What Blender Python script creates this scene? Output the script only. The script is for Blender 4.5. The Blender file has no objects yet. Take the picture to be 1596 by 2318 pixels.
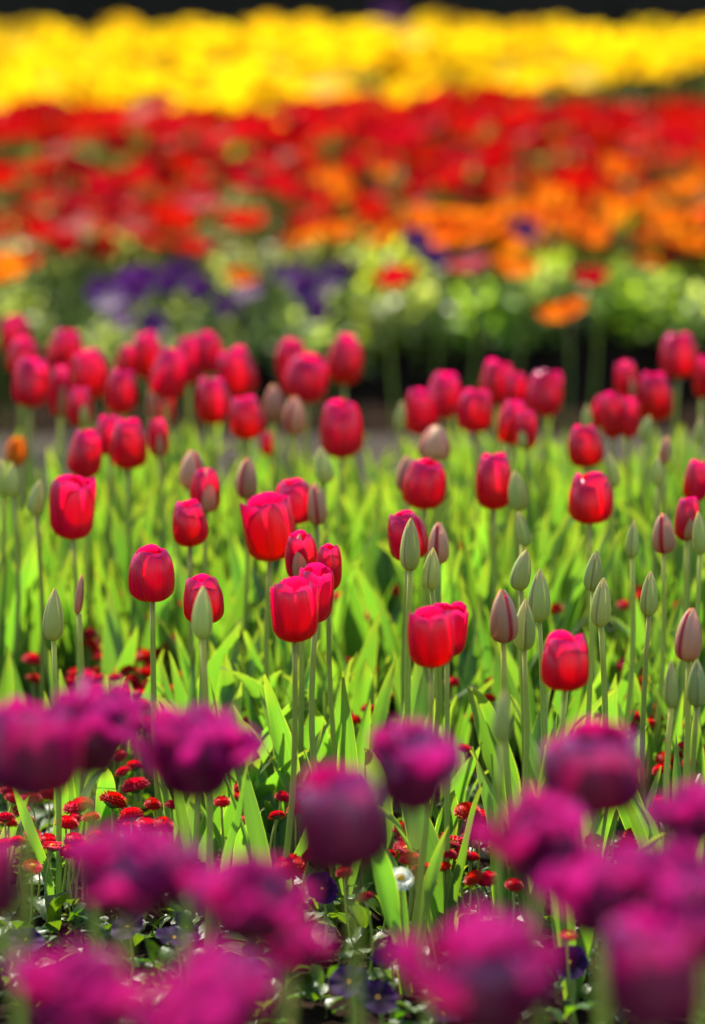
import bpy, math, random
from math import sin, cos, pi, radians
from mathutils import Matrix, Vector, Euler

R = random.Random(11)
S = bpy.context.scene
COL = S.collection

# ------------------------------------------------------------------ camera, sky, sun, exposure
FPX, CU, CV, PITCH, CAMH = 11454.0, 798.0, 1159.0, math.atan(2199 / 11454.0), 1.70
cam_d = bpy.data.cameras.new('camera')
cam = bpy.data.objects.new('camera', cam_d); COL.objects.link(cam)
cam.location = (0, 0, CAMH); cam.rotation_euler = (pi / 2 - PITCH, 0, 0)
cam_d.sensor_fit = 'VERTICAL'; cam_d.sensor_height = 36.0; cam_d.lens = FPX / 2318 * 36
cam_d.clip_start = 0.1; cam_d.clip_end = 2000
S.camera = cam
FOCUS, APERTURE = 6.30, 0.072
cam_d.dof.use_dof = True; cam_d.dof.focus_distance = FOCUS
cam_d.dof.aperture_fstop = cam_d.lens / (APERTURE * 1000)
cam_d.dof.aperture_blades = 0

SUN_EL, SUN_AZ = 50.0, -22.0
wd = bpy.data.worlds.new('World'); S.world = wd; wd.use_nodes = True
nt = wd.node_tree; nt.nodes.clear()
sky = nt.nodes.new('ShaderNodeTexSky'); sky.sky_type = 'NISHITA'; sky.sun_disc = False
sky.sun_elevation = radians(SUN_EL); sky.sun_rotation = radians(SUN_AZ % 360)
bg = nt.nodes.new('ShaderNodeBackground'); bg.inputs['Strength'].default_value = 0.115
wo = nt.nodes.new('ShaderNodeOutputWorld')
nt.links.new(sky.outputs[0], bg.inputs[0]); nt.links.new(bg.outputs[0], wo.inputs[0])
sl = bpy.data.lights.new('sun', 'SUN'); sl.energy = 4.8; sl.angle = radians(0.53); sl.color = (1.0, 0.93, 0.80)
sun = bpy.data.objects.new('sun', sl); COL.objects.link(sun)
tosun = Vector((sin(radians(SUN_AZ)) * cos(radians(SUN_EL)), cos(radians(SUN_AZ)) * cos(radians(SUN_EL)), sin(radians(SUN_EL))))
sun.rotation_euler = tosun.to_track_quat('Z', 'Y').to_euler()
S.view_settings.view_transform = 'Standard'; S.view_settings.look = 'None'
S.view_settings.exposure = 1.42; S.view_settings.gamma = 1.0
S.view_settings.use_curve_mapping = False
S.cycles.max_bounces = 10; S.cycles.transmission_bounces = 6; S.cycles.diffuse_bounces = 5
S.cycles.transparent_max_bounces = 4

# ------------------------------------------------------------------ geometry of the view (photo measured on a 1596 x 2318 grid)
def at(u, v, z):
    d = Vector((u - CU, FPX * cos(PITCH) - (v - CV) * sin(PITCH), -FPX * sin(PITCH) - (v - CV) * cos(PITCH)))
    k = (z - CAMH) / d.z
    return Vector((d.x * k, d.y * k, z))
def depth(p):
    return p.y * cos(PITCH) - (p.z - CAMH) * sin(PITCH)
def pix(p):
    d = depth(p); up = p.y * sin(PITCH) + (p.z - CAMH) * cos(PITCH)
    return CU + FPX * p.x / d, CV - FPX * up / d
def blur(d):
    return APERTURE * FPX * abs(1 / FOCUS - 1 / d)
def true_size(px, d):
    return 1.06 * max(px - 0.15 * blur(d), px * 0.5) * d / FPX

# ------------------------------------------------------------------ object helpers
def link(name, data, mat=None, parent=None):
    o = bpy.data.objects.new(name, data); COL.objects.link(o)
    if parent is not None: o.parent = parent
    if mat is not None and data is not None and len(data.materials) == 0: data.materials.append(mat)
    return o
def tag(o, label=None, cat=None, group=None, kind=None):
    if label: o['label'] = label
    if cat: o['category'] = cat
    if group: o['group'] = group
    if kind: o['kind'] = kind
    return o
def thing(name, loc, label, cat, group=None):
    o = bpy.data.objects.new(name, None); COL.objects.link(o); o.location = loc
    o.empty_display_size = 0.02
    return tag(o, label, cat, group)
def mesh(name, verts, faces, uvs=None, mat=None, smooth=True):
    m = bpy.data.meshes.new(name); m.from_pydata([tuple(v) for v in verts], [], faces)
    if uvs is not None:
        l = m.uv_layers.new(name='UVMap'); idx = [0] * len(m.loops); m.loops.foreach_get('vertex_index', idx)
        l.data.foreach_set('uv', [c for i in idx for c in uvs[i]])
    if smooth: m.polygons.foreach_set('use_smooth', [True] * len(m.polygons))
    if mat: m.materials.append(mat)
    m.update(); return m
def grid(name, ns, ntt, f, mat):
    """sheet f(s, t): s = 0..1 from base to tip, t = -1..1 across"""
    vs, uv, fs = [], [], []
    for i in range(ns + 1):
        for j in range(ntt + 1):
            s, t = i / ns, -1 + 2 * j / ntt
            vs.append(f(s, t, j)); uv.append(((t + 1) / 2, s))
    w = ntt + 1
    for i in range(ns):
        for j in range(ntt):
            fs.append((i * w + j, i * w + j + 1, (i + 1) * w + j + 1, (i + 1) * w + j))
    return mesh(name, vs, fs, uv, mat)
def tube(name, pts, rads, mat, sides=8):
    vs, fs, uv = [], [], []
    n = len(pts)
    for i, p in enumerate(pts):
        a = (pts[min(i + 1, n - 1)] - pts[max(i - 1, 0)]).normalized()
        x = a.orthogonal().normalized() if abs(a.z) < 0.5 else Vector((1, 0, 0)) - a * a.x
        x.normalize(); y = a.cross(x)
        for k in range(sides):
            q = 2 * pi * k / sides
            vs.append(p + (x * cos(q) + y * sin(q)) * rads[i]); uv.append((k / sides, i / (n - 1)))
    for i in range(n - 1):
        for k in range(sides):
            k2 = (k + 1) % sides
            fs.append((i * sides + k, i * sides + k2, (i + 1) * sides + k2, (i + 1) * sides + k))
    fs.append(tuple(range(sides - 1, -1, -1))); fs.append(tuple((n - 1) * sides + k for k in range(sides)))
    return mesh(name, vs, fs, uv, mat)
def stem_mesh(top, lean, r0, r1, mat, n=9, sides=8):
    """from (0,0,0) up to top; lean bows it sideways"""
    pts = []
    for i in range(n):
        s = i / (n - 1)
        pts.append(Vector((top.x * s ** 1.6 + lean * sin(pi * s), top.y * s ** 1.6, top.z * s)))
    return tube('stem', pts, [r0 + (r1 - r0) * i / (n - 1) for i in range(n)], mat, sides)

# ------------------------------------------------------------------ materials
def nmat(name):
    m = bpy.data.materials.new(name); m.use_nodes = True; t = m.node_tree; t.nodes.clear()
    return m, t, (lambda k, **kw: _node(t, k, **kw))
def _node(t, k, **kw):
    n = t.nodes.new(k)
    for a, v in kw.items(): setattr(n, a, v)
    return n
def ramp(t, stops, interp='LINEAR'):
    n = t.nodes.new('ShaderNodeValToRGB'); e = n.color_ramp.elements; n.color_ramp.interpolation = interp
    while len(e) > 1: e.remove(e[-1])
    e[0].position, e[0].color = stops[0][0], (*stops[0][1], 1)
    for p, c in stops[1:]:
        x = e.new(p); x.color = (*c, 1)
    return n
def mixc(t, fac, a, b, blend='MIX'):
    n = t.nodes.new('ShaderNodeMix'); n.data_type = 'RGBA'; n.blend_type = blend
    for sock, v in ((n.inputs[0], fac), (n.inputs[6], a), (n.inputs[7], b)):
        if hasattr(v, 'is_linked') or hasattr(v, 'links'): t.links.new(v, sock)
        elif isinstance(v, (int, float)): sock.default_value = v
        else: sock.default_value = (*v, 1)
    return n.outputs[2]
def streaks(t, sx, sy, detail=3.0):
    uv = t.nodes.new('ShaderNodeUVMap'); mp = t.nodes.new('ShaderNodeMapping'); mp.inputs['Scale'].default_value = (sx, sy, 1)
    t.links.new(uv.outputs[0], mp.inputs[0])
    oi = t.nodes.new('ShaderNodeObjectInfo'); va = t.nodes.new('ShaderNodeVectorMath'); va.operation = 'ADD'
    cb = t.nodes.new('ShaderNodeCombineXYZ'); ml = t.nodes.new('ShaderNodeMath'); ml.operation = 'MULTIPLY'; ml.inputs[1].default_value = 37.0
    t.links.new(oi.outputs['Random'], ml.inputs[0]); t.links.new(ml.outputs[0], cb.inputs[0]); t.links.new(ml.outputs[0], cb.inputs[1])
    t.links.new(mp.outputs[0], va.inputs[0]); t.links.new(cb.outputs[0], va.inputs[1])
    nz = t.nodes.new('ShaderNodeTexNoise'); nz.inputs['Scale'].default_value = 1.0; nz.inputs['Detail'].default_value = detail
    t.links.new(va.outputs[0], nz.inputs['Vector'])
    return nz.outputs['Fac'], uv, oi
def thin(name, along, tmul, rough=0.4, trans=0.45, spec=0.5, sx=26, sy=1.5, contrast=0.35, edge=None, bump=0.15, vary=0.25, sheen=None, seam=None, coat=None):
    """a thin leaf or petal: colour along its length, lengthwise streaks, light passing through. tmul tints what shines through"""
    m, t, N = nmat(name)
    fac, uv, oi = streaks(t, sx, sy)
    sep = N('ShaderNodeSeparateXYZ'); t.links.new(uv.outputs[0], sep.inputs[0])
    c = ramp(t, along); t.links.new(sep.outputs[1], c.inputs[0]); col = c.outputs[0]
    st = ramp(t, [(0.3, (1 - contrast,) * 3), (0.7, (1 + contrast * 0.0,) * 3)]); t.links.new(fac, st.inputs[0])
    col = mixc(t, 1.0, col, st.outputs[0], 'MULTIPLY')
    if vary:
        hs = N('ShaderNodeHueSaturation')
        mr = N('ShaderNodeMapRange'); mr.inputs['To Min'].default_value = 1 - vary; mr.inputs['To Max'].default_value = 1 + vary * 0.6
        t.links.new(oi.outputs['Random'], mr.inputs[0]); t.links.new(mr.outputs[0], hs.inputs['Value'])
        mh = N('ShaderNodeMapRange'); mh.inputs['To Min'].default_value = 0.5 - vary * 0.05; mh.inputs['To Max'].default_value = 0.5 + vary * 0.05
        m9 = N('ShaderNodeMath', operation='FRACT'); m8 = N('ShaderNodeMath', operation='MULTIPLY'); m8.inputs[1].default_value = 7.31
        t.links.new(oi.outputs['Random'], m8.inputs[0]); t.links.new(m8.outputs[0], m9.inputs[0]); t.links.new(m9.outputs[0], mh.inputs[0])
        t.links.new(mh.outputs[0], hs.inputs['Hue'])
        t.links.new(col, hs.inputs['Color']); col = hs.outputs[0]
    if edge or seam:
        a = N('ShaderNodeMath', operation='SUBTRACT'); a.inputs[1].default_value = 0.5; t.links.new(sep.outputs[0], a.inputs[0])
        b = N('ShaderNodeMath', operation='ABSOLUTE'); t.links.new(a.outputs[0], b.inputs[0])
        lo, hi, ec = edge if edge else seam
        q = N('ShaderNodeMapRange'); q.inputs['From Min'].default_value = lo; q.inputs['From Max'].default_value = hi
        t.links.new(b.outputs[0], q.inputs[0]); col = mixc(t, q.outputs[0], col, ec)
    p = N('ShaderNodeBsdfPrincipled'); p.inputs['Roughness'].default_value = rough; p.inputs['Specular IOR Level'].default_value = spec
    t.links.new(col, p.inputs['Base Color'])
    if coat: p.inputs['Coat Weight'].default_value, p.inputs['Coat Roughness'].default_value = coat
    if sheen:
        p.inputs['Sheen Weight'].default_value = sheen[0]; p.inputs['Sheen Roughness'].default_value = 0.35
        p.inputs['Sheen Tint'].default_value = (*sheen[1], 1)
    if bump:
        bp = N('ShaderNodeBump'); bp.inputs['Strength'].default_value = bump; bp.inputs['Distance'].default_value = 0.002
        t.links.new(fac, bp.inputs['Height']); t.links.new(bp.outputs[0], p.inputs['Normal'])
    tr = N('ShaderNodeBsdfTranslucent'); t.links.new(mixc(t, 1.0, col, tmul, 'MULTIPLY'), tr.inputs[0])
    mx = N('ShaderNodeMixShader'); mx.inputs[0].default_value = trans
    t.links.new(p.outputs[0], mx.inputs[1]); t.links.new(tr.outputs[0], mx.inputs[2])
    o = N('ShaderNodeOutputMaterial'); t.links.new(mx.outputs[0], o.inputs[0])
    return m
def solid(name, c1, c2, scale, rough=0.8, bump=0.3, dist=0.01, detail=6, spec=0.3):
    m, t, N = nmat(name)
    tc = N('ShaderNodeTexCoord'); nz = N('ShaderNodeTexNoise'); nz.inputs['Scale'].default_value = scale; nz.inputs['Detail'].default_value = detail
    t.links.new(tc.outputs['Object'], nz.inputs['Vector'])
    r = ramp(t, [(0.32, c1), (0.68, c2)]); t.links.new(nz.outputs['Fac'], r.inputs[0])
    p = N('ShaderNodeBsdfPrincipled'); p.inputs['Roughness'].default_value = rough; p.inputs['Specular IOR Level'].default_value = spec
    t.links.new(r.outputs[0], p.inputs['Base Color'])
    b = N('ShaderNodeBump'); b.inputs['Strength'].default_value = bump; b.inputs['Distance'].default_value = dist
    t.links.new(nz.outputs['Fac'], b.inputs['Height']); t.links.new(b.outputs[0], p.inputs['Normal'])
    o = N('ShaderNodeOutputMaterial'); t.links.new(p.outputs[0], o.inputs[0])
    return m

M = {}
M['red'] = thin('red_petal', [(0.0, (0.85, 0.36, 0.01)), (0.04, (0.75, 0.06, 0.006)), (0.12, (0.76, 0.002, 0.008)), (0.5, (0.74, 0.0015, 0.034)), (0.8, (0.66, 0.002, 0.085)), (1.0, (0.60, 0.012, 0.20))],  # upper part shifts to magenta: sheen of the blue sky painted into the colour
                (1.3, 0.8, 0.75), rough=0.27, trans=0.53, spec=0.6, sx=36, contrast=0.28, bump=0.12, vary=0.12, edge=(0.475, 0.5, (0.62, 0.03, 0.02)))
M['red_inner'] = M['red']
M['purple'] = thin('purple_petal', [(0.0, (0.42, 0.26, 0.12)), (0.08, (0.30, 0.005, 0.09)), (0.5, (0.30, 0.002, 0.09)), (0.85, (0.44, 0.008, 0.18)), (1.0, (0.52, 0.035, 0.31))],  # paler pink tips: rim colour, with highlights of the lit tops painted in
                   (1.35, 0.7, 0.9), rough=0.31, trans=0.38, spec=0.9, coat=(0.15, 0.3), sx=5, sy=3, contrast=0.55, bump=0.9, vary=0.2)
M['bud'] = thin('green_bud_petal', [(0.0, (0.50, 0.50, 0.05)), (0.2, (0.47, 0.54, 0.12)), (0.7, (0.48, 0.55, 0.18)), (1.0, (0.58, 0.48, 0.24))],
                (1.3, 1.2, 0.5), rough=0.5, trans=0.3, spec=0.35, sx=40, contrast=0.25, bump=0.15, vary=0.3, seam=(0.42, 0.5, (0.20, 0.13, 0.07)))
M['blush'] = thin('blush_bud_petal', [(0.0, (0.52, 0.45, 0.06)), (0.15, (0.60, 0.28, 0.10)), (0.6, (0.60, 0.36, 0.18)), (1.0, (0.72, 0.50, 0.30))],
                  (1.4, 0.9, 0.5), rough=0.45, trans=0.3, spec=0.4, sx=40, contrast=0.28, bump=0.15, vary=0.3, seam=(0.36, 0.47, (0.38, 0.012, 0.03)))
M['leaf'] = thin('tulip_leaf', [(0.0, (0.16, 0.23, 0.08)), (0.25, (0.105, 0.20, 0.055)), (0.8, (0.095, 0.19, 0.055)), (1.0, (0.17, 0.19, 0.05))],
                 (2.25, 2.5, 0.36), rough=0.42, trans=0.50, spec=0.45, sx=42, sy=0.8, contrast=0.28, bump=0.25, vary=0.3, edge=(0.465, 0.495, (0.30, 0.33, 0.12)))
M['stem'] = thin('flower_stem', [(0.0, (0.24, 0.36, 0.05)), (0.8, (0.30, 0.38, 0.08)), (1.0, (0.38, 0.40, 0.08))], (1.8, 1.7, 0.4), rough=0.38, trans=0.3, sx=10, sy=8, contrast=0.2, vary=0.2, bump=0.05)
M['daisy'] = thin('daisy_petal', [(0.0, (0.60, 0.003, 0.012)), (0.8, (0.64, 0.004, 0.016)), (1.0, (0.66, 0.008, 0.03))], (1.2, 0.6, 0.5), rough=0.6, trans=0.42, spec=0.2, sx=3, sy=2, contrast=0.35, vary=0.2, bump=0)
M['white'] = thin('white_petal', [(0.0, (0.75, 0.75, 0.62)), (1.0, (0.82, 0.82, 0.78))], (1, 1, 0.9), trans=0.35, contrast=0.1, vary=0, bump=0)
M['violet'] = thin('violet_petal', [(0.0, (0.06, 0.010, 0.09)), (1.0, (0.14, 0.022, 0.23))], (1.3, 0.8, 1.2), rough=0.6, trans=0.45, spec=0.3, sx=14, sy=2, contrast=0.4, vary=0.4, bump=0.1)
M['yellow_disc'] = solid('yellow_flower_disc', (0.62, 0.28, 0.01), (0.75, 0.45, 0.02), 900, 0.7, 0.6, 0.001)
M['calyx'] = thin('daisy_calyx', [(0, (0.07, 0.14, 0.03)), (1, (0.10, 0.18, 0.05))], (1.5, 1.5, 0.4), trans=0.2, vary=0.1, bump=0)
M['pansy'] = thin('pansy_petal', [(0.0, (0.02, 0.004, 0.02)), (0.35, (0.012, 0.002, 0.018)), (1.0, (0.045, 0.008, 0.085))], (1.3, 0.7, 1.2), rough=0.7, trans=0.35, spec=0.1, sx=14, sy=2, contrast=0.4, vary=0.5, bump=0.1)
M['ground_leaf'] = thin('bedding_leaf', [(0.0, (0.07, 0.14, 0.02)), (1.0, (0.045, 0.11, 0.016))], (2.6, 2.5, 0.3), rough=0.38, trans=0.42, spec=0.3, sx=7, sy=5, contrast=0.4, bump=0.4, vary=0.4)
M['far_leaf'] = thin('far_leaf', [(0.0, (0.26, 0.36, 0.07)), (1.0, (0.28, 0.40, 0.08))], (2.2, 2.1, 0.4), rough=0.5, trans=0.55, spec=0.4, sx=6, sy=3, contrast=0.3, bump=0.2, vary=0.45)
M['grey_leaf'] = thin('greyish_leaf', [(0.0, (0.40, 0.47, 0.20)), (1.0, (0.46, 0.53, 0.24))], (1.8, 1.8, 0.7), rough=0.5, trans=0.55, spec=0.4, sx=6, sy=3, contrast=0.3, bump=0.2, vary=0.4)
M['far_red'] = thin('far_red_petal', [(0.0, (0.40, 0.008, 0.008)), (1.0, (0.52, 0.004, 0.010))], (1.35, 0.8, 0.5), rough=0.62, trans=0.42, spec=0.12, sx=12, contrast=0.35, bump=0.1, vary=0.15)
M['far_orange'] = thin('far_orange_petal', [(0.0, (0.7, 0.30, 0.02)), (1.0, (0.72, 0.15, 0.008))], (1.2, 1.0, 0.5), rough=0.62, trans=0.45, spec=0.12, sx=12, contrast=0.3, bump=0.1, vary=0.2)
M['far_yellow'] = thin('far_yellow_petal', [(0.0, (0.85, 0.52, 0.008)), (1.0, (0.90, 0.64, 0.008))], (1.1, 1.1, 0.6), rough=0.62, trans=0.5, spec=0.12, sx=12, contrast=0.25, bump=0.1, vary=0.2)
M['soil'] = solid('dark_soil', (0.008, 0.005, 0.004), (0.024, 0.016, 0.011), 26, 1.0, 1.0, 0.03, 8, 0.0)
M['path'] = solid('gravel_path', (0.020, 0.015, 0.012), (0.062, 0.050, 0.040), 40, 0.95, 0.7, 0.01, 8, 0.05)
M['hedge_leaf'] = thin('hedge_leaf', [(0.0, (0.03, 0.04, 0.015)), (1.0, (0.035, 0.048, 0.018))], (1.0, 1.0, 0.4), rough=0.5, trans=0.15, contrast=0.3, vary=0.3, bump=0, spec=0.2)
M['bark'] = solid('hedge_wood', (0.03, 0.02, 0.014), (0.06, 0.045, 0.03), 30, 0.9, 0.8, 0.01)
M['lawn'] = solid('lawn_soil', (0.02, 0.03, 0.01), (0.04, 0.055, 0.018), 9, 0.95, 0.6, 0.02)

# ------------------------------------------------------------------ the setting
def sheet(name, x0, x1, y0, y1, z, nx, ny, f, mat):
    vs = [(x0 + (x1 - x0) * i / nx, y0 + (y1 - y0) * j / ny, 0) for j in range(ny + 1) for i in range(nx + 1)]
    vs = [(x, y, z + f(x, y)) for x, y, _ in vs]
    fs = [(j * (nx + 1) + i, j * (nx + 1) + i + 1, (j + 1) * (nx + 1) + i + 1, (j + 1) * (nx + 1) + i) for j in range(ny) for i in range(nx)]
    return link(name, mesh(name, vs, fs, None, mat))
from mathutils import noise
def nz3(x, y, k, seed=0.0): return noise.noise(Vector((x * k, y * k, seed)))
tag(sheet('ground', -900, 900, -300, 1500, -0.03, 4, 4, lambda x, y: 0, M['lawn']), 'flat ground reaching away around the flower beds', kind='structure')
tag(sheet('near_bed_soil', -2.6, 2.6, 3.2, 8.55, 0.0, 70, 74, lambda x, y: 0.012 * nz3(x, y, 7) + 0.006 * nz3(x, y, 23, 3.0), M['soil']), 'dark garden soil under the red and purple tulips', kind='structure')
tag(sheet('path', -3.2, 3.2, 8.50, 9.72, -0.012, 60, 12, lambda x, y: 0.004 * nz3(x, y, 9, 5.0), M['path']), 'pale gravel path between the two flower beds', kind='structure')
BED2_Y = 10.15
def bed2_z(x, y):
    e = BED2_Y + 0.10 * nz3(x, 0, 1.3, 9.0)
    k = max(0.0, min(1.0, (y - e) / 0.30))
    return -0.02 + 0.17 * (k * k * (3 - 2 * k)) + 0.012 * nz3(x, y, 8, 2.0)
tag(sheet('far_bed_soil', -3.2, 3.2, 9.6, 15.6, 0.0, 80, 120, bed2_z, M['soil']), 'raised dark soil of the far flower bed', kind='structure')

# ------------------------------------------------------------------ petals, leaves and buds (shared meshes)
def cup_petal(name, mat, seed, close=0.18, W=1.0, fringe=0.03, tipdrop=0.20, flare=0.0, ns=13, nt_=20, wav=0.03, bottom=0.42):
    """unit petal of a cup: radius 1, height 1, middle of the petal on +X"""
    r = random.Random(seed); jag = [r.uniform(-1, 1) for _ in range(nt_ + 1)]
    ph = [r.uniform(0, 6) for _ in range(4)]
    def f(s, t, j):
        top = 1 - tipdrop * abs(t) ** 2.4 + fringe * jag[j] * (0.6 + 0.4 * (j % 2)) - 0.03 * math.exp(-(t / 0.12) ** 2)
        q = s * top
        if q < bottom:
            a = q / bottom * pi / 2; rr = max(0.10, sin(a) ** 0.75); z = 0.30 * (1 - cos(a))
        else:
            k = (q - bottom) / (1 - bottom); rr = 1 + 0.03 * sin(pi * k) - close * k ** 1.9 + flare * k ** 2.2; z = 0.30 + 0.70 * sin(k * 1.45) / sin(1.45)
        w = W * (0.85 + 0.15 * sin(pi * min(1, q * 1.3)))
        rr *= 1 + 0.035 * math.exp(-(t / 0.16) ** 2) * sin(pi * q) - 0.03 * abs(t) ** 3
        rr += wav * (sin(2.2 * t + ph[0]) * q + 0.6 * sin(5 * t + 4 * q + ph[1]) * q * q)
        p = t * w
        return Vector((rr * cos(p), rr * sin(p), z + 0.02 * sin(3 * t + ph[2]) * q))
    return grid(name, ns, nt_, f, mat)
def bud_petal(name, mat, seed, W=1.07, pinch=0.07, bottom=0.34, power=0.72, ns=14, nt_=12, openness=0.06):
    r = random.Random(seed); ph = r.uniform(0, 6)
    def f(s, t, j):
        q = s
        if q < bottom:
            a = q / bottom * pi / 2; rr = max(0.12, sin(a) ** 0.8); z = 0.27 * (1 - cos(a))
        else:
            k = (q - bottom) / (1 - bottom); rr = max(openness * (1 + 0.5 * t), cos(k * pi / 2) ** power); z = 0.27 + 0.73 * k
        rr *= 1 - pinch * abs(t) ** 5 + 0.05 * math.exp(-(t / 0.2) ** 2) * q
        rr += 0.015 * sin(4 * t + ph) * q
        p = t * W * (1.0 if q < 0.8 else 1.0 - 0.25 * (q - 0.8) / 0.2)
        return Vector((rr * cos(p), rr * sin(p), z + 0.012 * t * q))
    return grid(name, ns, nt_, f, mat)
def ruffled_petal(name, mat, seed, ns=9, nt_=12):
    """broad wavy petal of a double tulip, base at origin, growing along +X then bending up (+Z); unit length"""
    r = random.Random(seed); a, b, c, d = [r.uniform(0, 6) for _ in range(4)]; curl = r.uniform(-0.85, 0.9)
    jag = [r.uniform(-1, 1) for _ in range(nt_ + 1)]
    def f(s, t, j):
        q = s * (1 - 0.22 * abs(t) ** 2.2 + 0.08 * jag[j])
        ang = 0.25 + 1.25 * q + curl * q * q          # climbs from flat to upright
        x = 0.0; z = 0.0; n = 6
        for i in range(n):
            qq = q * (i + 0.5) / n; an = 0.25 + 1.25 * qq + curl * qq * qq
            x += cos(an) * q / n; z += sin(an) * q / n
        w = 0.42 * (0.25 + 0.75 * sin(min(1.0, q * 1.15) * pi * 0.62))
        cup = 0.35 * w * t * t
        wv = 0.11 * q * q * (sin(3.1 * t + a) + 0.7 * sin(6.5 * t + b))
        return Vector((x - cup * sin(ang) + wv * sin(ang), t * w + 0.03 * sin(4 * q + c), z + cup * cos(ang) - wv * cos(ang)))
    return grid(name, ns, nt_, f, mat)
def leaf_sheet(name, mat, seed, bend=0.5, twist=0.6, width=0.17, fold=0.35, wave=0.02, ns=16, nt_=6, tipcurl=0.0):
    """unit-length tulip leaf rising from the origin, leaning to +X; its face looks along X"""
    r = random.Random(seed); a, b = r.uniform(0, 6), r.uniform(0, 6); side = r.uniform(-0.10, 0.10)
    N_ = 40; path = [Vector((0, 0, 0))]; angs = []
    for i in range(N_):
        q = (i + 0.5) / N_; an = 0.10 + bend * q ** 1.8 + tipcurl * max(0, q - 0.7) ** 1.5 * 6
        path.append(path[-1] + Vector((sin(an), side * 2 * q, cos(an))) / N_); angs.append(an)
    angs.append(angs[-1])
    def f(s, t, j):
        k = min(N_, int(s * N_)); fr = s * N_ - k
        p = path[k] if k >= N_ else path[k].lerp(path[k + 1], fr); an = angs[k]
        w = width * (0.55 + 0.45 * sin(min(1, s * 2.2) * pi / 2)) * (1 - max(0, (s - 0.30) / 0.70) ** 2.0) ** 0.9 + 0.0015
        tw = twist * s
        nx = Vector((cos(an), 0, -sin(an))); sd = Vector((0, 1, 0))
        sdt = sd * cos(tw) + nx * sin(tw); nxt = nx * cos(tw) - sd * sin(tw)
        fo = fold * (1 - 0.55 * s)
        return p + sdt * (t * w * cos(fo * abs(t))) - nxt * (abs(t) ** 1.3 * w * sin(fo)) + nxt * wave * (abs(t) ** 2) * sin(11 * s + a + (1.5 if t > 0 else 0))
    return grid(name, ns, nt_, f, mat)

RED_PETALS = [cup_petal('petal', M['red'], 20 + i, close=c, fringe=fr, tipdrop=td, W=w, wav=wv, nt_=18)
              for i, (c, fr, td, w, wv) in enumerate([(0.44, 0.018, 0.13, 1.05, 0.02), (0.52, 0.015, 0.10, 1.08, 0.02), (0.36, 0.02, 0.16, 1.02, 0.025), (0.56, 0.015, 0.12, 1.06, 0.015), (0.46, 0.02, 0.18, 1.0, 0.03)])]
RED_INNER = [cup_petal('petal', M['red'], 36 + i, close=c, fringe=0.02, tipdrop=td, W=1.28, wav=0.02, nt_=18) for i, (c, td) in enumerate([(0.38, 0.12), (0.30, 0.16), (0.46, 0.10)])]
FRILLED_INNER = [cup_petal('petal', M['red'], 39 + i, close=c, fringe=0.05, tipdrop=td, W=1.25, wav=0.03, nt_=30) for i, (c, td) in enumerate([(0.14, 0.16), (0.06, 0.18)])]
FRILLED = [cup_petal('petal', M['red'], 30 + i, close=c, fringe=fr, tipdrop=td, W=w, wav=wv, nt_=30, ns=15)
              for i, (c, fr, td, w, wv) in enumerate([(0.14, 0.045, 0.14, 1.03, 0.03), (0.08, 0.055, 0.20, 1.0, 0.035), (0.22, 0.045, 0.12, 1.05, 0.03), (0.04, 0.055, 0.22, 0.98, 0.04)])]
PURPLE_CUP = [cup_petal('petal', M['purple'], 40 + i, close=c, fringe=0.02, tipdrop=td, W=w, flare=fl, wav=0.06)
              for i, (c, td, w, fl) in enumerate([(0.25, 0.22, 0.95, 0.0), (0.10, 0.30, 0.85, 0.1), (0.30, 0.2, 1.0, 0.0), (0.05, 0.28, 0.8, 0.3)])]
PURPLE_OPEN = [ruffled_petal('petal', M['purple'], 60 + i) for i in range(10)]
BUD_PETALS = [bud_petal('petal', M['bud'], 70 + i, pinch=p, power=w) for i, (p, w) in enumerate([(0.07, 0.72), (0.09, 0.80), (0.05, 0.66)])]
BLUSH_PETALS = [bud_petal('petal', M['blush'], 80 + i, pinch=p, power=w, W=ww, openness=o) for i, (p, w, ww, o) in enumerate([(0.06, 0.55, 1.03, 0.16), (0.09, 0.50, 1.0, 0.2), (0.05, 0.60, 1.05, 0.12)])]
LEAVES = [leaf_sheet('leaf', M['leaf'], 100 + i, bend=b, twist=tw, width=w * 0.68, fold=fo, wave=wv, tipcurl=tc) for i, (b, tw, w, fo, wv, tc) in enumerate([
    (0.15, 0.3, 0.095, 0.5, 0.008, 0), (0.35, -0.5, 0.110, 0.4, 0.012, 0), (0.55, 0.9, 0.100, 0.45, 0.014, 0), (0.25, -1.1, 0.085, 0.55, 0.010, 0),
    (0.75, 0.4, 0.115, 0.35, 0.016, 0), (0.10, 1.2, 0.090, 0.5, 0.012, 0), (1.1, -0.4, 0.105, 0.4, 0.014, 0), (0.45, 0.1, 0.125, 0.3, 0.018, 0.2),
    (0.30, 0.6, 0.070, 0.6, 0.006, 0), (0.9, -0.9, 0.095, 0.45, 0.016, 0.1), (0.20, -0.2, 0.105, 0.35, 0.010, 0), (0.60, -0.6, 0.085, 0.5, 0.012, 0.3)])]

def add_leaf(parent, k, length, width, az, lean=0.0, z=0.0, off=0.004):
    o = link('leaf', LEAVES[k % len(LEAVES)], None, parent)
    o.location = (off * cos(az), off * sin(az), z)
    o.rotation_euler = (0, lean, az)
    o.scale = (length, length * width, length)
    return o
UPRIGHT = (0, 3, 5, 8, 10, 1, 11)
def random_leaves(parent, n, lo=0.20, hi=0.31, upright=False):
    a0 = R.uniform(0, 2 * pi)
    for i in range(n):
        k = R.choice(UPRIGHT) if upright or R.random() < 0.35 else R.randrange(len(LEAVES))
        add_leaf(parent, k, R.uniform(lo, hi), R.uniform(0.6, 1.0) if upright else R.uniform(0.75, 1.3), a0 + i * 2.4 + R.uniform(-0.5, 0.5), R.uniform(-0.05, 0.16))

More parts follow.
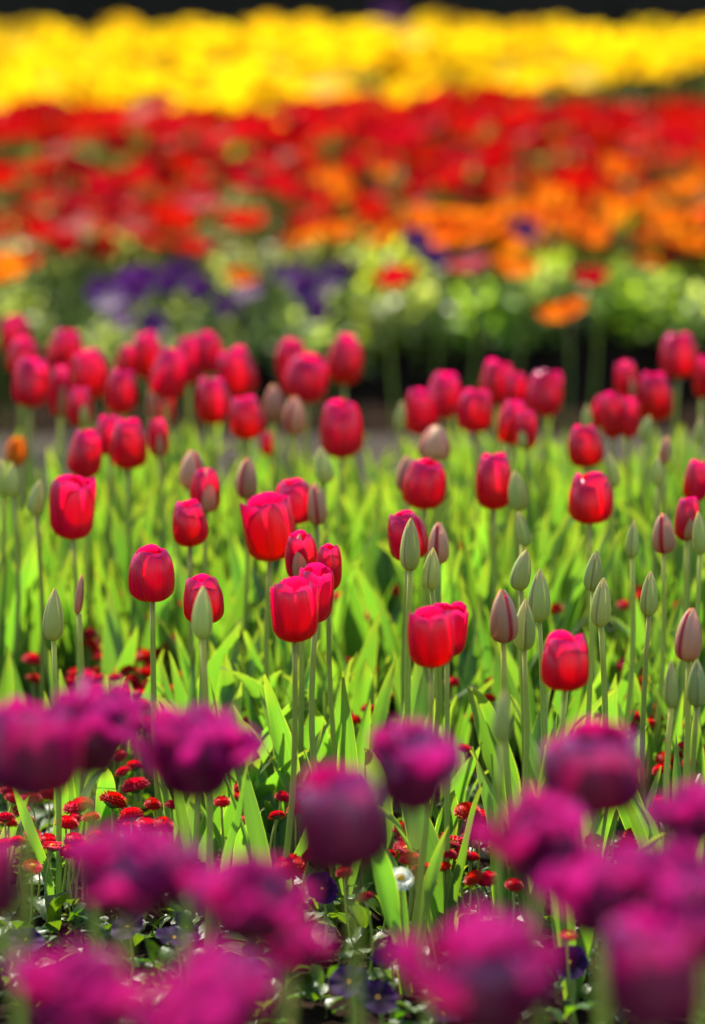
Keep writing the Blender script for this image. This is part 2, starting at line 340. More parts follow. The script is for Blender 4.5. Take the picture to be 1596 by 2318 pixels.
def petal_at(parent, me, M0, phi, rx, rz, openang=0.0, name='petal', ry=None):
    o = link(name, me, None, parent)
    o.matrix_local = M0 @ Matrix.Rotation(phi, 4, 'Z') @ Matrix.Rotation(openang, 4, 'Y') @ Matrix.Diagonal((rx, ry or rx, rz, 1))
    return o
TOCAM = -pi / 2
def head_matrix(base, tilt_deg, fwd_deg):
    return Matrix.Translation(base) @ Matrix.Rotation(radians(tilt_deg), 4, 'Y') @ Matrix.Rotation(radians(fwd_deg), 4, 'X')

def tulip(u, v, w, h, kind, label, group, H=0.42, tilt=None, turn=None, leaves=2, lean=None, name='red_tulip', leaf_len=(0.20, 0.31)):
    c = at(u, v, H); d = depth(c)
    rad = true_size(w, d) / 2; length = true_size(h, d)
    if tilt is None: tilt = R.gauss(0, 5.5)
    lean = R.gauss(0, 0.016) if lean is None else lean
    bx, by = -lean * 1.5 + R.uniform(-0.012, 0.012), R.uniform(-0.015, 0.015)
    root = thing(name, (c.x + bx, c.y + by, 0), label, 'tulip', group)
    top = Vector((-bx, -by, H - length * 0.5))
    fwd = R.uniform(-3, 5)
    link('stem', stem_mesh(top + Vector((0, 0, length * 0.02)), lean, R.uniform(0.0036, 0.0048), R.uniform(0.0029, 0.0037), M['stem']), None, root)
    B = head_matrix(top - Vector((sin(radians(tilt)) * length * 0.4, 0, 0)), tilt, fwd)
    ph = (R.uniform(0, 2.1) if turn is None else turn)
    if kind in ('red', 'half', 'open'):
        extra = 0.03 if kind == 'open' else 0.0
        rp, ri = (FRILLED, FRILLED_INNER) if kind == 'open' else (RED_PETALS, RED_INNER)
        for i in range(3):
            petal_at(root, R.choice(ri), B, ph + i * 2.094 + 1.047 + R.uniform(-0.12, 0.12), rad * 0.88, length * R.uniform(0.97, 1.03), R.uniform(-0.02, 0.04) + extra)
        for i in range(3):
            if kind == 'half' and i == 0: continue
            petal_at(root, R.choice(rp), B, ph + i * 2.094 + R.uniform(-0.08, 0.08), rad * R.uniform(0.97, 1.02), length * R.uniform(0.88, 1.0), R.uniform(-0.02, 0.05) + extra)
        if kind == 'half':
            o = petal_at(root, BUD_PETALS[R.randrange(3)] if R.random() < 0.6 else BLUSH_PETALS[R.randrange(3)], B, TOCAM + R.uniform(-0.5, 0.5), rad * 1.12, length * 1.0, 0.0, ry=rad * 0.70)
            o['label'] = 'greyish green outer petal'
    else:
        ms = BUD_PETALS if kind == 'bud' else BLUSH_PETALS
        me = R.choice(ms)
        for i in range(3):
            petal_at(root, me, B, ph + i * 2.094, rad * (1.0 + 0.012 * i), length, 0.0)
        if kind == 'blush':
            for i in range(3):
                petal_at(root, RED_PETALS[3], B, ph + i * 2.094 + 1.047, rad * 0.80, length * 0.90, -0.02)
    random_leaves(root, leaves, *leaf_len, upright=v < 1250)
    return root

# ------------------------------------------------------------------ red tulips and buds, each measured in the photo
G_RED, G_BUD, G_HALF = 'red tulips of the middle bed', 'closed tulip buds of the middle bed', 'half open tulips of the middle bed'
T = [
 # u, v, w, h, kind, label, options
 (37, 757, 74, 88, 'red', 'blurred red tulip at the far left end of the back row, the highest there', {}),
 (52, 808, 72, 82, 'red', 'blurred red tulip half hidden behind the lower tulip at the far left', {}),
 (70, 866, 82, 108, 'red', 'red tulip in front of two blurred ones at the far left end', {'H': 0.44}),
 (145, 792, 82, 92, 'red', 'red tulip above a half green one, second group from the left', {}),
 (136, 885, 50, 112, 'half', 'red tulip with a pale green outer petal below the second back tulip', {}),
 (205, 848, 85, 106, 'red', 'broad red tulip right of the half green one in the back row', {}),
 (182, 920, 54, 86, 'half', 'small red tulip with a pinkish green petal hanging under the broad one', {}),
 (275, 888, 70, 98, 'red', 'red tulip low between the broad one and the crowded back group', {}),
 (286, 822, 50, 84, 'red', 'narrow red tulip on the left flank of the crowded back group', {}),
 (338, 806, 76, 104, 'red', 'tallest red tulip at the rear of the crowded back group', {'H': 0.40}),
 (380, 843, 82, 112, 'red', 'red tulip with two bright highlights in front of the crowded back group', {'H': 0.44}),
 (428, 816, 62, 104, 'red', 'red tulip squeezed in behind the highlighted one of the crowded group', {}),
 (468, 800, 66, 92, 'red', 'red tulip with shining top right of the crowded back group', {'H': 0.43}),
 (538, 843, 86, 106, 'red', 'wide red tulip at the right end of the crowded back group', {}),
 (482, 907, 76, 102, 'red', 'red tulip with one bright spot below the wide one', {}),
 (560, 946, 80, 92, 'red', 'round red tulip alone under the right end of the crowded group', {}),
 (345, 915, 30, 66, 'blush', 'faint orange pink bud under the crowded back group, left of its twin', {'H': 0.36}),
 (378, 925, 36, 66, 'red', 'small orange red tulip low under the crowded back group', {'H': 0.36}),
 (620, 912, 50, 82, 'blush', 'pinkish bud left of its twin under the tall leaning pair', {}),
 (668, 941, 54, 86, 'blush', 'pinkish bud right of its twin, before the leaning pair', {}),
 (664, 818, 74, 98, 'red', 'upper left red tulip of the leaning blurred pair', {'tilt': -8}),
 (692, 856, 104, 102, 'red', 'lower right red tulip of the leaning blurred pair', {'tilt': 10}),
 (780, 815, 80, 106, 'red', 'red tulip with a long bare stem against the dark soil, centre back', {}),
 (773, 972, 95, 122, 'red', 'large red tulip above a green bud, below the bare stemmed one', {}),
 (193, 1026, 76, 106, 'red', 'red tulip left of a touching pair in the middle rows', {}),
 (250, 986, 62, 86, 'red', 'left red tulip of the touching pair', {}),
 (290, 1006, 82, 106, 'red', 'right red tulip of the touching pair', {}),
 (360, 991, 50, 82, 'half', 'slim red tulip just right of the touching pair', {}),
 (608, 1006, 38, 52, 'red', 'tiny orange red tulip opening under the round one', {'H': 0.33}),
 (733, 1053, 42, 82, 'bud', 'green bud tucked under the large central back tulip', {}),
 (435, 1063, 60, 88, 'blush', 'cream and pink opening bud behind the striped one', {}),
 (465, 1111, 66, 96, 'half', 'red tulip with a broad green stripe down its front', {'turn': -1.57}),
 (560, 1084, 50, 92, 'blush', 'pointed brownish bud standing alone left of centre', {}),
 (430, 1186, 78, 96, 'red', 'leaning red tulip below the green striped one', {'tilt': -6}),
 (165, 1150, 93, 134, 'open', 'tall sharp red tulip with ragged rim near the left edge', {'tilt': 1, 'lean': 0.005}),
 (611, 1196, 108, 138, 'open', 'large dark red tulip with frayed rim leaning left, centre left', {'tilt': -10, 'turn': 0.4}),
 (667, 1136, 84, 96, 'red', 'soft red tulip behind the large frayed one', {}),
 (717, 1141, 45, 92, 'blush', 'pink green bud beside the soft tulip behind the frayed one', {}),
 (684, 1260, 70, 104, 'half', 'red tulip with two green grey petals right of the frayed one', {'turn': -1.3}),
 (743, 1285, 58, 100, 'red', 'soft red tulip right of the two green grey petals', {}),
 (714, 1346, 74, 118, 'open', 'red tulip with ragged upright rim, rear one of the sharp overlapping pair', {'tilt': 5, 'H': 0.41}),
 (667, 1382, 98, 134, 'open', 'shiny red tulip, front one of the sharp overlapping pair', {'tilt': -2, 'H': 0.435, 'turn': -1.57}),
 (345, 1300, 98, 114, 'red', 'sharp red cup tulip above the daisy cluster on the left', {'tilt': 1}),
 (460, 1358, 88, 104, 'red', 'sharp red tulip mostly hidden by a green bud', {'H': 0.415}),
 (458, 1386, 46, 116, 'bud', 'green bud standing right in front of a red tulip, left side', {'H': 0.455, 'tilt': 2}),
 (121, 1390, 46, 116, 'bud', 'sharp grey green bud near the left edge, above the purple flowers', {'H': 0.40, 'tilt': 3}),
 (83, 1126, 36, 80, 'bud', 'leaning pale tipped bud left of the tall sharp tulip', {'tilt': 10}),
 (8, 1080, 36, 84, 'bud', 'blurred green bud at the left edge, cut by the photo', {}),
 (30, 1085, 30, 78, 'bud', 'blurred green bud second from the left edge', {}),
 (179, 1345, 20, 90, 'blush', 'narrow pinkish bud right behind the tall sharp stem', {'H': 0.36}),
 (36, 1022, 48, 62, 'orange', 'yellow orange blurred tulip at the left edge of the middle bed', {'H': 0.36}),
 (954, 931, 76, 102, 'red', 'leftmost red tulip of the right back group', {}),
 (1004, 894, 80, 100, 'red', 'red tulip behind the leftmost of the right back group', {}),
 (1077, 930, 80, 94, 'red', 'square red tulip with pale top in the right back group', {}),
 (1124, 866, 80, 94, 'red', 'high red tulip at the rear of the right back group', {}),
 (1170, 882, 54, 74, 'red', 'small red tulip with a round glint in the right back group', {}),
 (1158, 956, 66, 96, 'red', 'low red tulip under the glinting one', {}),
 (1192, 973, 54, 86, 'half', 'red and green half open tulip at the lower right of that group', {}),
 (1233, 890, 84, 100, 'red', 'red tulip with shiny top at the right end of the right back group', {}),
 (985, 1003, 74, 80, 'blush', 'opening bud with pale pink tips under the right back group', {}),
 (906, 940, 26, 72, 'bud', 'thin blurred green bud against dark soil', {}),
 (921, 1075, 48, 84, 'blush', 'cream bud tucked behind the lopsided tulip', {'H': 0.40}),
 (961, 1096, 96, 106, 'red', 'lopsided red tulip with one raised petal right of centre', {'tilt': 4}),
 (1118, 1091, 80, 120, 'red', 'tall red tulip with notched rim right of centre', {'tilt': 0}),
 (1172, 1110, 42, 92, 'bud', 'pale topped green bud beside the tall notched tulip', {}),
 (1325, 1010, 78, 92, 'red', 'round red tulip above the notched one on the right', {}),
 (1337, 1128, 95, 110, 'red', 'red tulip with two deep notches on the right', {'tilt': 1}),
 (1420, 863, 60, 96, 'half', 'red bud wrapped in a green stripe at the right back', {'H': 0.44}),
 (1481, 898, 82, 106, 'red', 'dark red tulip behind the green striped bud at right', {}),
 (1536, 806, 84, 96, 'red', 'highest red tulip at right on a long bare stem', {'H': 0.43}),
 (1590, 855, 40, 92, 'red', 'red tulip cut by the right edge in the back row', {}),
 (1388, 942, 50, 100, 'red', 'red tulip under the green striped bud, left half of a split pair', {}),
 (1424, 946, 44, 88, 'red', 'red tulip under the green striped bud, right half of a split pair', {}),
 (1357, 930, 40, 74, 'red', 'pinkish blurred tulip left of the split pair', {}),
 (1575, 1090, 56, 88, 'red', 'red tulip at the right edge above a cracked one', {}),
 (1556, 1176, 56, 92, 'half', 'cracked red and pink tulip near the right edge', {}),
 (1503, 1208, 50, 88, 'blush', 'pink brown bud left of the cracked tulip', {}),
 (1586, 1206, 36, 94, 'bud', 'green bud at the right edge beside the cracked tulip', {}),
 (923, 1214, 86, 106, 'red', 'red tulip mostly hidden behind a tall pointed bud, centre right', {}),
 (929, 1233, 44, 114, 'bud', 'tall pointed green bud with a dark seam before a red tulip', {'H': 0.45, 'tilt': 1}),
 (993, 1230, 46, 90, 'blush', 'reddish bud right of the tulip hidden by the pointed bud', {}),
 (977, 1286, 40, 92, 'bud', 'green bud below the reddish one, right of the tall pointed bud', {'tilt': 3}),
 (1184, 1196, 28, 80, 'bud', 'slim blurred green bud under the pale topped bud', {}),
 (1180, 1289, 44, 90, 'bud', 'plump green bud tilted to the right', {'tilt': 12}),
 (1432, 1220, 30, 84, 'bud', 'slim blurred green bud right of the notched tulip', {}),
 (1343, 1291, 40, 90, 'bud', 'dull green bud under the deep notched tulip', {}),
 (1221, 1348, 50, 116, 'bud', 'sharp pointed bud with brown edges, highest of a trio', {'tilt': 1}),
 (1140, 1395, 62, 116, 'blush', 'pink brown bud split by a crimson seam', {'turn': 0.0, 'tilt': -3}),
 (1187, 1413, 48, 114, 'bud', 'grey green bud between the crimson seamed bud and the pointed one', {'H': 0.40}),
 (1361, 1362, 44, 108, 'bud', 'sharp green bud alone on a straight stem, right of the trio', {'tilt': 4}),
 (1470, 1343, 38, 98, 'bud', 'green bud with a blunt pale tip near the right', {}),
 (1012, 1425, 84, 112, 'open', 'red tulip with frilled rim, rear one of the joined pair', {'tilt': 4, 'H': 0.41}),
 (977, 1446, 98, 124, 'open', 'bright red tulip, front one of the joined pair right of centre', {'tilt': -2, 'turn': -1.57, 'H': 0.435}),
 (1280, 1500, 104, 120, 'red', 'nearly round bright red tulip low on the right', {'tilt': 0}),
 (1560, 1437, 60, 116, 'blush', 'big pink and green bud with a red side at the right edge', {'H': 0.41}),
 (1137, 1620, 46, 120, 'bud', 'dull soft green bud nearest the purple flowers, right of centre', {'H': 0.46, 'leaf_len': (0.09, 0.14)}),
 (1520, 1550, 32, 104, 'bud', 'slim green bud low at the right, left of another bud', {'H': 0.36}),
 (1578, 1546, 44, 104, 'bud', 'green bud low at the right edge', {'H': 0.36}),
 (1586, 975, 28, 62, 'bud', 'pale green bud at the right edge in the back', {}),
 (1505, 1020, 30, 64, 'blush', 'pale pinkish bud in the back right, above a green one', {}),
 (1387, 1062, 30, 80, 'bud', 'green bud right of the round red tulip', {}),
 (1490, 1065, 26, 70, 'bud', 'slim green bud below the pale pinkish one at right', {}),
 (1330, 945, 26, 60, 'bud', 'faint green bud above the round red tulip at right', {}),
 (1462, 968, 30, 60, 'bud', 'faint pale bud under the dark red tulip at right', {}),
]
for u, v, w, h, kind, label, op in T:
    op = dict(op); op.pop('dy', None)
    if kind == 'orange':
        o = tulip(u, v, w, h, 'red', label, None, name='orange_tulip', **op)
        mm = RED_PETALS[0].copy(); mm.materials.clear(); mm.materials.append(M['far_orange'])
        for c in o.children:
            if c.name.startswith('petal'): c.data = mm
        continue
    nm = {'bud': 'tulip_bud', 'blush': 'tulip_bud', 'half': 'half_open_tulip'}.get(kind, 'red_tulip')
    g = {'bud': G_BUD, 'blush': G_BUD, 'half': G_HALF}.get(kind, G_RED)
    op.setdefault('leaves', 1 if (u < 480 and v > 1100) else 2 if v < 1350 else 3)
    tulip(u, v, w, h, kind, label, g, name=nm, **op)

# leaf-only tulip plants filling the bed
G_LEAF = 'tulip plants showing only leaves'
def hero_plant(u, v, z, length, k, wid, az, lean, extra, label):
    """a plant whose main leaf reaches tip (u, v) at height z"""
    tip = at(u, v, z)
    me = LEAVES[k]; tv = me.vertices[len(me.vertices) - 4].co
    o = thing('tulip_plant', (0, 0, 0), label, 'plant', G_LEAF)
    l = add_leaf(o, k, length, wid, az, lean, off=0.0)
    p = l.matrix_basis @ tv
    o.location = (tip.x - p.x, tip.y - p.y, z - p.z)
    o.location.z = 0.0
    l.scale = [q * z / max(0.05, p.z) for q in l.scale]
    p = l.matrix_basis @ tv
    o.location = (tip.x - p.x, tip.y - p.y, 0)
    if extra: random_leaves(o, extra, 0.10, 0.19)
for a in [
 (545, 1398, 0.28, 0.3, 1, 1.35, -1.3, 0.10, 2, 'tulip plant with the longest broad leaf, its tip bending left at centre'),
 (862, 1385, 0.27, 0.3, 10, 1.15, -1.2, 0.10, 2, 'tulip plant with a sharp pointed leaf under the tall pointed bud'),
 (372, 1470, 0.23, 0.25, 10, 1.25, -1.1, 0.05, 1, 'tulip plant with a broad upright leaf under the sharp cup tulip'),
 (240, 1515, 0.20, 0.25, 0, 1.1, -1.6, 0.0, 2, 'tulip plant with a short upright leaf between daisies and purple flowers'),
 (340, 1545, 0.19, 0.2, 8, 0.9, -1.9, 0.0, 1, 'tulip plant with a thin leaf edge before the daisy cluster'),
 (485, 1640, 0.18, 0.2, 2, 1.2, -2.2, 0.1, 1, 'tulip plant whose leaf folds over beside the purple flower, left'),
 (1035, 1575, 0.20, 0.2, 10, 1.3, -0.9, 0.1, 2, 'tulip plant with a leaf slanting right under the joined pair'),
 (590, 1715, 0.17, 0.2, 7, 1.4, -1.2, 0.0, 2, 'tulip plant with a wavy wide leaf left of the centre purple flower'),
 (640, 1660, 0.20, 0.2, 5, 1.0, -1.7, 0.0, 2, 'tulip plant with twisted dark leaf at centre'),
 (700, 1700, 0.18, 0.2, 4, 1.2, -0.6, 0.2, 2, 'tulip plant with a leaf arching over at centre'),
 (770, 1530, 0.22, 0.2, 3, 1.0, -1.4, 0.0, 2, 'tulip plant with narrow twisted leaf right of the overlapping pair'),
 (830, 1490, 0.23, 0.2, 7, 1.1, -1.8, 0.0, 1, 'tulip plant with a wavy pale leaf at centre'),
 (510, 1480, 0.24, 0.2, 10, 1.2, -2.0, 0.1, 2, 'tulip plant with bright leaf right of the front green bud'),
 (18, 1460, 0.23, 0.2, 0, 1.0, -1.7, 0.0, 2, 'tulip plant with an upright dark leaf at the left edge'),
 (1395, 1590, 0.20, 0.2, 1, 1.2, -1.2, 0.1, 2, 'tulip plant with slanting leaf right of the round red tulip'),
 (1330, 1560, 0.21, 0.2, 10, 1.2, -1.9, 0.0, 2, 'tulip plant with wide leaf beside the round red tulip'),
 (1250, 1590, 0.19, 0.2, 7, 1.1, -2.1, 0.0, 1, 'tulip plant with curled leaf under the round red tulip'),
 (1470, 1640, 0.18, 0.2, 2, 1.0, -1.0, 0.1, 2, 'tulip plant with a leaf leaning over at the right'),
 (1470, 1830, 0.13, 0.2, 10, 1.5, -1.4, 0.0, 1, 'tulip plant with a short bright leaf by the right daisies'),
 (1060, 1960, 0.09, 0.15, 4, 1.6, -0.9, 0.2, 1, 'tulip plant with a bluish leaf lying over right of the white daisy'),
 (870, 1830, 0.13, 0.15, 10, 1.7, -1.5, 0.0, 1, 'tulip plant with a broad glowing leaf left of the white daisy'),
 (440, 1800, 0.15, 0.2, 10, 1.5, -1.5, 0.0, 1, 'tulip plant with dark broad leaf under the second purple flower'),
 (510, 1790, 0.15, 0.2, 7, 1.4, -1.3, 0.0, 1, 'tulip plant with bright leaf right of the dark broad one'),
 (600, 1830, 0.14, 0.2, 6, 1.5, -0.8, 0.0, 1, 'tulip plant with a big folded leaf by the central purple bloom'),
 (70, 1790, 0.15, 0.2, 1, 1.4, -1.0, 0.1, 1, 'tulip plant with a leaf slanting down right at the left edge'),
 (240, 1740, 0.17, 0.2, 4, 1.4, -1.7, 0.0, 1, 'tulip plant with a hooked leaf between the left purple flowers'),
 (150, 1760, 0.16, 0.2, 0, 1.2, -1.5, 0.0, 1, 'tulip plant with narrow upright leaves under the left purple flower'),
 (1010, 1800, 0.15, 0.2, 10, 1.4, -1.9, 0.0, 2, 'tulip plant with wide glowing leaf under the right central purple flower'),
 (1090, 1680, 0.18, 0.2, 1, 1.4, -1.2, 0.1, 2, 'tulip plant with broad shadowed leaf under the soft green bud'),
]:
    hero_plant(*a)
placed = []
n = 0
while n < 300:
    y = 6.25 + 1.98 * R.random() ** 0.9; x = R.uniform(-1, 1) * (0.095 * y + 0.02)
    u, v = pix(Vector((x, y, 0.0)))
    if u < 450 and y < 7.05 and R.random() < 0.94: continue
    if u > 1360 and 6.35 < y < 7.1 and R.random() < 0.6: continue
    if y < 6.5 and R.random() < 0.4: continue
    if any((x - a) ** 2 + (y - b) ** 2 < 0.030 ** 2 for a, b in placed): continue
    placed.append((x, y)); n += 1
    row = 'in the sharp front rows by the daisies' if y < 6.7 else ('in the middle rows under the red tulips' if y < 7.5 else 'in the blurred back rows before the dark soil')
    sec = 'left' if x < -0.22 else ('right' if x > 0.22 else 'central')
    o = thing('tulip_plant', (x, y, 0), 'leafy tulip plant %s, %s part' % (row, sec), 'plant', G_LEAF + ', ' + row)
    random_leaves(o, R.choice((2, 3, 3)) + (2 if y > 6.9 else 0), 0.20 if y < 6.9 else 0.23, 0.28 if y < 6.9 else 0.36 - 0.06 * max(0, y - 7.3), y > 6.9 or R.random() < 0.3)

# ------------------------------------------------------------------ purple double tulips in the foreground
G_PUR = 'purple double tulips in front'
P = [
 (72, 1690, 205, 215, 'cup', 'purple tulip at the left edge, lower of the upper left two', 0.57),
 (195, 1635, 175, 200, 'open', 'purple tulip with ragged pale edged petals behind the upper left one', 0.57),
 (440, 1695, 265, 205, 'open', 'wide ragged purple tulip left of centre in the upper purple row', 0.57),
 (930, 1718, 255, 205, 'open', 'purple tulip with pale glossy patch in the centre of the upper purple row', 0.57),
 (797, 1850, 210, 230, 'egg', 'closed egg shaped purple tulip overlapped by the central glossy one', 0.57),
 (1350, 1738, 215, 190, 'cup', 'dark purple cup tulip under the round red tulip', 0.57),
 (1207, 1892, 215, 205, 'open', 'loose purple tulip below and left of the dark purple cup', 0.57),
 (1375, 2010, 210, 200, 'open', 'dark purple tulip with one round glint, below the loose one', 0.57),
 (1575, 1830, 130, 150, 'open', 'purple tulip cut by the right edge, upper', 0.57),
 (1500, 1985, 200, 210, 'open', 'bright purple tulip near the right edge below the cut one', 0.56),
 (285, 1945, 265, 230, 'open', 'large purple tulip with a white glint on the left, middle purple row', 0.57),
 (565, 2030, 265, 200, 'open', 'wide purple tulip with bowl shape left of centre, middle purple row', 0.57),
 (200, 2235, 310, 240, 'open', 'big soft purple tulip at the lower left corner', 0.57),
 (470, 2225, 240, 200, 'open', 'pale pink lit purple tulip at the bottom, second from left', 0.56),
 (1100, 2195, 370, 270, 'open', 'largest soft purple tulip at the bottom right of centre, with a pale glint', 0.57),
 (1490, 2200, 220, 260, 'cup', 'dark hollow purple tulip at the bottom right', 0.57),
 (660, 2165, 170, 80, 'open', 'small pink purple tulip opening flat at the bottom centre', 0.50),
 (8, 1985, 80, 190, 'cup', 'purple tulip mostly cut off by the left edge, middle', 0.57),
 (1590, 2060, 120, 200, 'open', 'purple tulip cut by the right edge, lower', 0.57),
 (480, 2330, 280, 150, 'open', 'purple tulip cut by the bottom edge, left of centre', 0.57),
]
for u, v, w, h, kind, label, H in P:
    c = at(u, v, H); d = depth(c); rad = true_size(w, d) / 2; ln = true_size(h, d)
    root = thing('purple_tulip', (c.x + R.uniform(-.02, .02), c.y + R.uniform(-.02, .02), 0), label, 'tulip', G_PUR)
    loc = Vector(root.location); top = Vector((c.x - loc.x, c.y - loc.y, H - ln * 0.5))
    link('stem', stem_mesh(top + Vector((0, 0, 0.004)), R.uniform(-.02, .02), 0.0045, 0.0038, M['stem']), None, root)
    B = head_matrix(top, R.uniform(-12, 12), R.uniform(0, 14) if kind == 'open' else R.uniform(-4, 6))
    ph = R.uniform(0, 6)
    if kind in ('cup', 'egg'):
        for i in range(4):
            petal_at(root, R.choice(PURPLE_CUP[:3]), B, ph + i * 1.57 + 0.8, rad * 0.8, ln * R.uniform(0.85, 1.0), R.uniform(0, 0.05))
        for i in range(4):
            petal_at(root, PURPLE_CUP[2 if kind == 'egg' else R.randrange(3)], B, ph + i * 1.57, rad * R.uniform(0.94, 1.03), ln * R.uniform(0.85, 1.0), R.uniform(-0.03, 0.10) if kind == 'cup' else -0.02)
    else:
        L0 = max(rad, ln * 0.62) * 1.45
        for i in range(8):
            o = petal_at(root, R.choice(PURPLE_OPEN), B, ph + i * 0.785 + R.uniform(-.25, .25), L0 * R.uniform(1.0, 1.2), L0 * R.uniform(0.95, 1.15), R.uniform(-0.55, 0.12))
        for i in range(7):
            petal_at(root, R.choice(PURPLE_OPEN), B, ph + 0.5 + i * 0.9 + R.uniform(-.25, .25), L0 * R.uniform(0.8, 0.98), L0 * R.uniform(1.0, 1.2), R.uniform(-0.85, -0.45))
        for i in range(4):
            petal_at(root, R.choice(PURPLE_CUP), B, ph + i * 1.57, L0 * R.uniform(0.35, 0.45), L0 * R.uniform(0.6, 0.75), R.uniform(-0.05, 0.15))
    random_leaves(root, 3, 0.16, 0.24)

# ------------------------------------------------------------------ daisies
def daisy_head(seed, open_=False):
    r = random.Random(seed); vs, fs, uv = [], [], []
    rings = [(0.98, 34, 0.00, -0.25, 0.30), (1.00, 34, 0.10, 0.05, 0.30), (0.90, 32, 0.22, 0.35, 0.28), (0.76, 28, 0.32, 0.65, 0.25), (0.60, 23, 0.39, 0.90, 0.22), (0.43, 17, 0.44, 1.10, 0.20), (0.26, 11, 0.47, 1.3, 0.18), (0.10, 6, 0.48, 1.45, 0.17)]
    if open_: rings = rings[:4]
    for rad, n, z, up, ln in rings:
        a0 = r.uniform(0, 6)
        for i in range(n):
            a = a0 + 2 * pi * i / n + r.uniform(-.08, .08); e = up + r.uniform(-.2, .2); l = ln * r.uniform(0.85, 1.15); w = 0.078
            x0 = rad - ln * cos(max(0, up)) * 0.9; b = len(vs)
            for q, ww in ((0, 0.5), (0.55, 1.0), (1.0, 0.6)):
                x = x0 + cos(e) * l * q; zz = z + sin(e) * l * q + 0.06 * q * (1 - q)
                for sgn in (-1, 1):
                    yy = sgn * w * ww
                    vs.append(Vector((x * cos(a) - yy * sin(a), x * sin(a) + yy * cos(a), zz))); uv.append(((sgn + 1) / 2, q))
            fs += [(b, b + 2, b + 3, b + 1), (b + 2, b + 4, b + 5, b + 3)]
    # solid body below the petals so the pad is not see-through
    b = len(vs); nb = 16; prof = [(0.70, -0.02), (0.90, 0.06), (0.84, 0.22), (0.62, 0.38), (0.35, 0.46), (0.1, 0.49)]
    if open_: prof = [(0.62, 0.02), (0.80, 0.05), (0.5, 0.16), (0.3, 0.16), (0.1, 0.16)]
    for rr, z in prof:
        for k in range(nb):
            vs.append(Vector((rr * cos(2 * pi * k / nb), rr * sin(2 * pi * k / nb), z))); uv.append((0.5, 0.3))
    for i in range(len(prof) - 1):
        for k in range(nb):
            k2 = (k + 1) % nb; fs.append((b + i * nb + k, b + i * nb + k2, b + (i + 1) * nb + k2, b + (i + 1) * nb + k))
    fs.append(tuple(b + (len(prof) - 1) * nb + k for k in range(nb)))
    return mesh('flower_head', vs, fs, uv, M['daisy'], smooth=False)
DAISY = [daisy_head(200 + i) for i in range(4)]; DAISY_OPEN = [daisy_head(210 + i, True) for i in range(2)]
WHITE_D = daisy_head(220, True); WHITE_D.materials.clear(); WHITE_D.materials.append(M['white'])
def lathe(name, prof, mat, n=12):
    vs, fs, uv = [], [], []
    for i, (r_, z) in enumerate(prof):
        for k in range(n): vs.append(Vector((r_ * cos(2 * pi * k / n), r_ * sin(2 * pi * k / n), z))); uv.append((k / n, i / (len(prof) - 1)))
    for i in range(len(prof) - 1):
        for k in range(n): k2 = (k + 1) % n; fs.append((i * n + k, i * n + k2, (i + 1) * n + k2, (i + 1) * n + k))
    fs.append(tuple((len(prof) - 1) * n + k for k in range(n)))
    return mesh(name, vs, fs, uv, mat)
CALYX = lathe('calyx', [(0.12, -0.30), (0.45, -0.16), (0.66, 0.0), (0.60, 0.03)], M['calyx'])
DISC = lathe('disc', [(0.30, 0.14), (0.30, 0.22), (0.22, 0.30), (0.08, 0.33)], M['yellow_disc'])
DSTEM = [stem_mesh(Vector((x, y, 1.0)), l, 0.012, 0.010, M['stem'], 7, 6) for x, y, l in ((0.1, 0.05, 0.06), (-0.12, 0.02, -0.05), (0.02, -0.1, 0.08), (0.0, 0.08, -0.08))]
for m_ in DSTEM: m_.name = 'stem'
def daisy(u, v, w, H, label, group, kind='red'):
    c = at(u, v, H); d = depth(c); rad = min(0.022, max(0.011, true_size(w, d) / 2))
    st = R.choice(DSTEM); tv = st.vertices[len(st.vertices) - 1].co; hs = H - rad * 0.3
    root = thing('white_daisy' if kind == 'white' else 'red_daisy', (c.x - tv.x * hs, c.y - tv.y * hs, 0), label, 'daisy', group)
    s_ = link('stem', st, None, root); s_.scale = (hs, hs, hs); s_.scale = (0.14 if hs > .2 else hs, hs, hs)
    tp = Vector((tv.x * s_.scale[0], tv.y * hs, hs)); root.location.x = c.x - tp.x
    B = Matrix.Translation(tp) @ Euler((R.gauss(0.06, 0.22), R.gauss(0, 0.26), R.uniform(0, 6))).to_matrix().to_4x4() @ Matrix.Scale(rad, 4)
    op = kind == 'open' or kind == 'white'
    f = link('flower_head', WHITE_D if kind == 'white' else (R.choice(DAISY_OPEN) if op else R.choice(DAISY)), None, root); f.matrix_local = B
    f.scale.z *= R.uniform(0.95, 1.3)
    k = link('calyx', CALYX, None, root); k.matrix_local = B
    if op: q = link('disc', DISC, None, f)
    return root
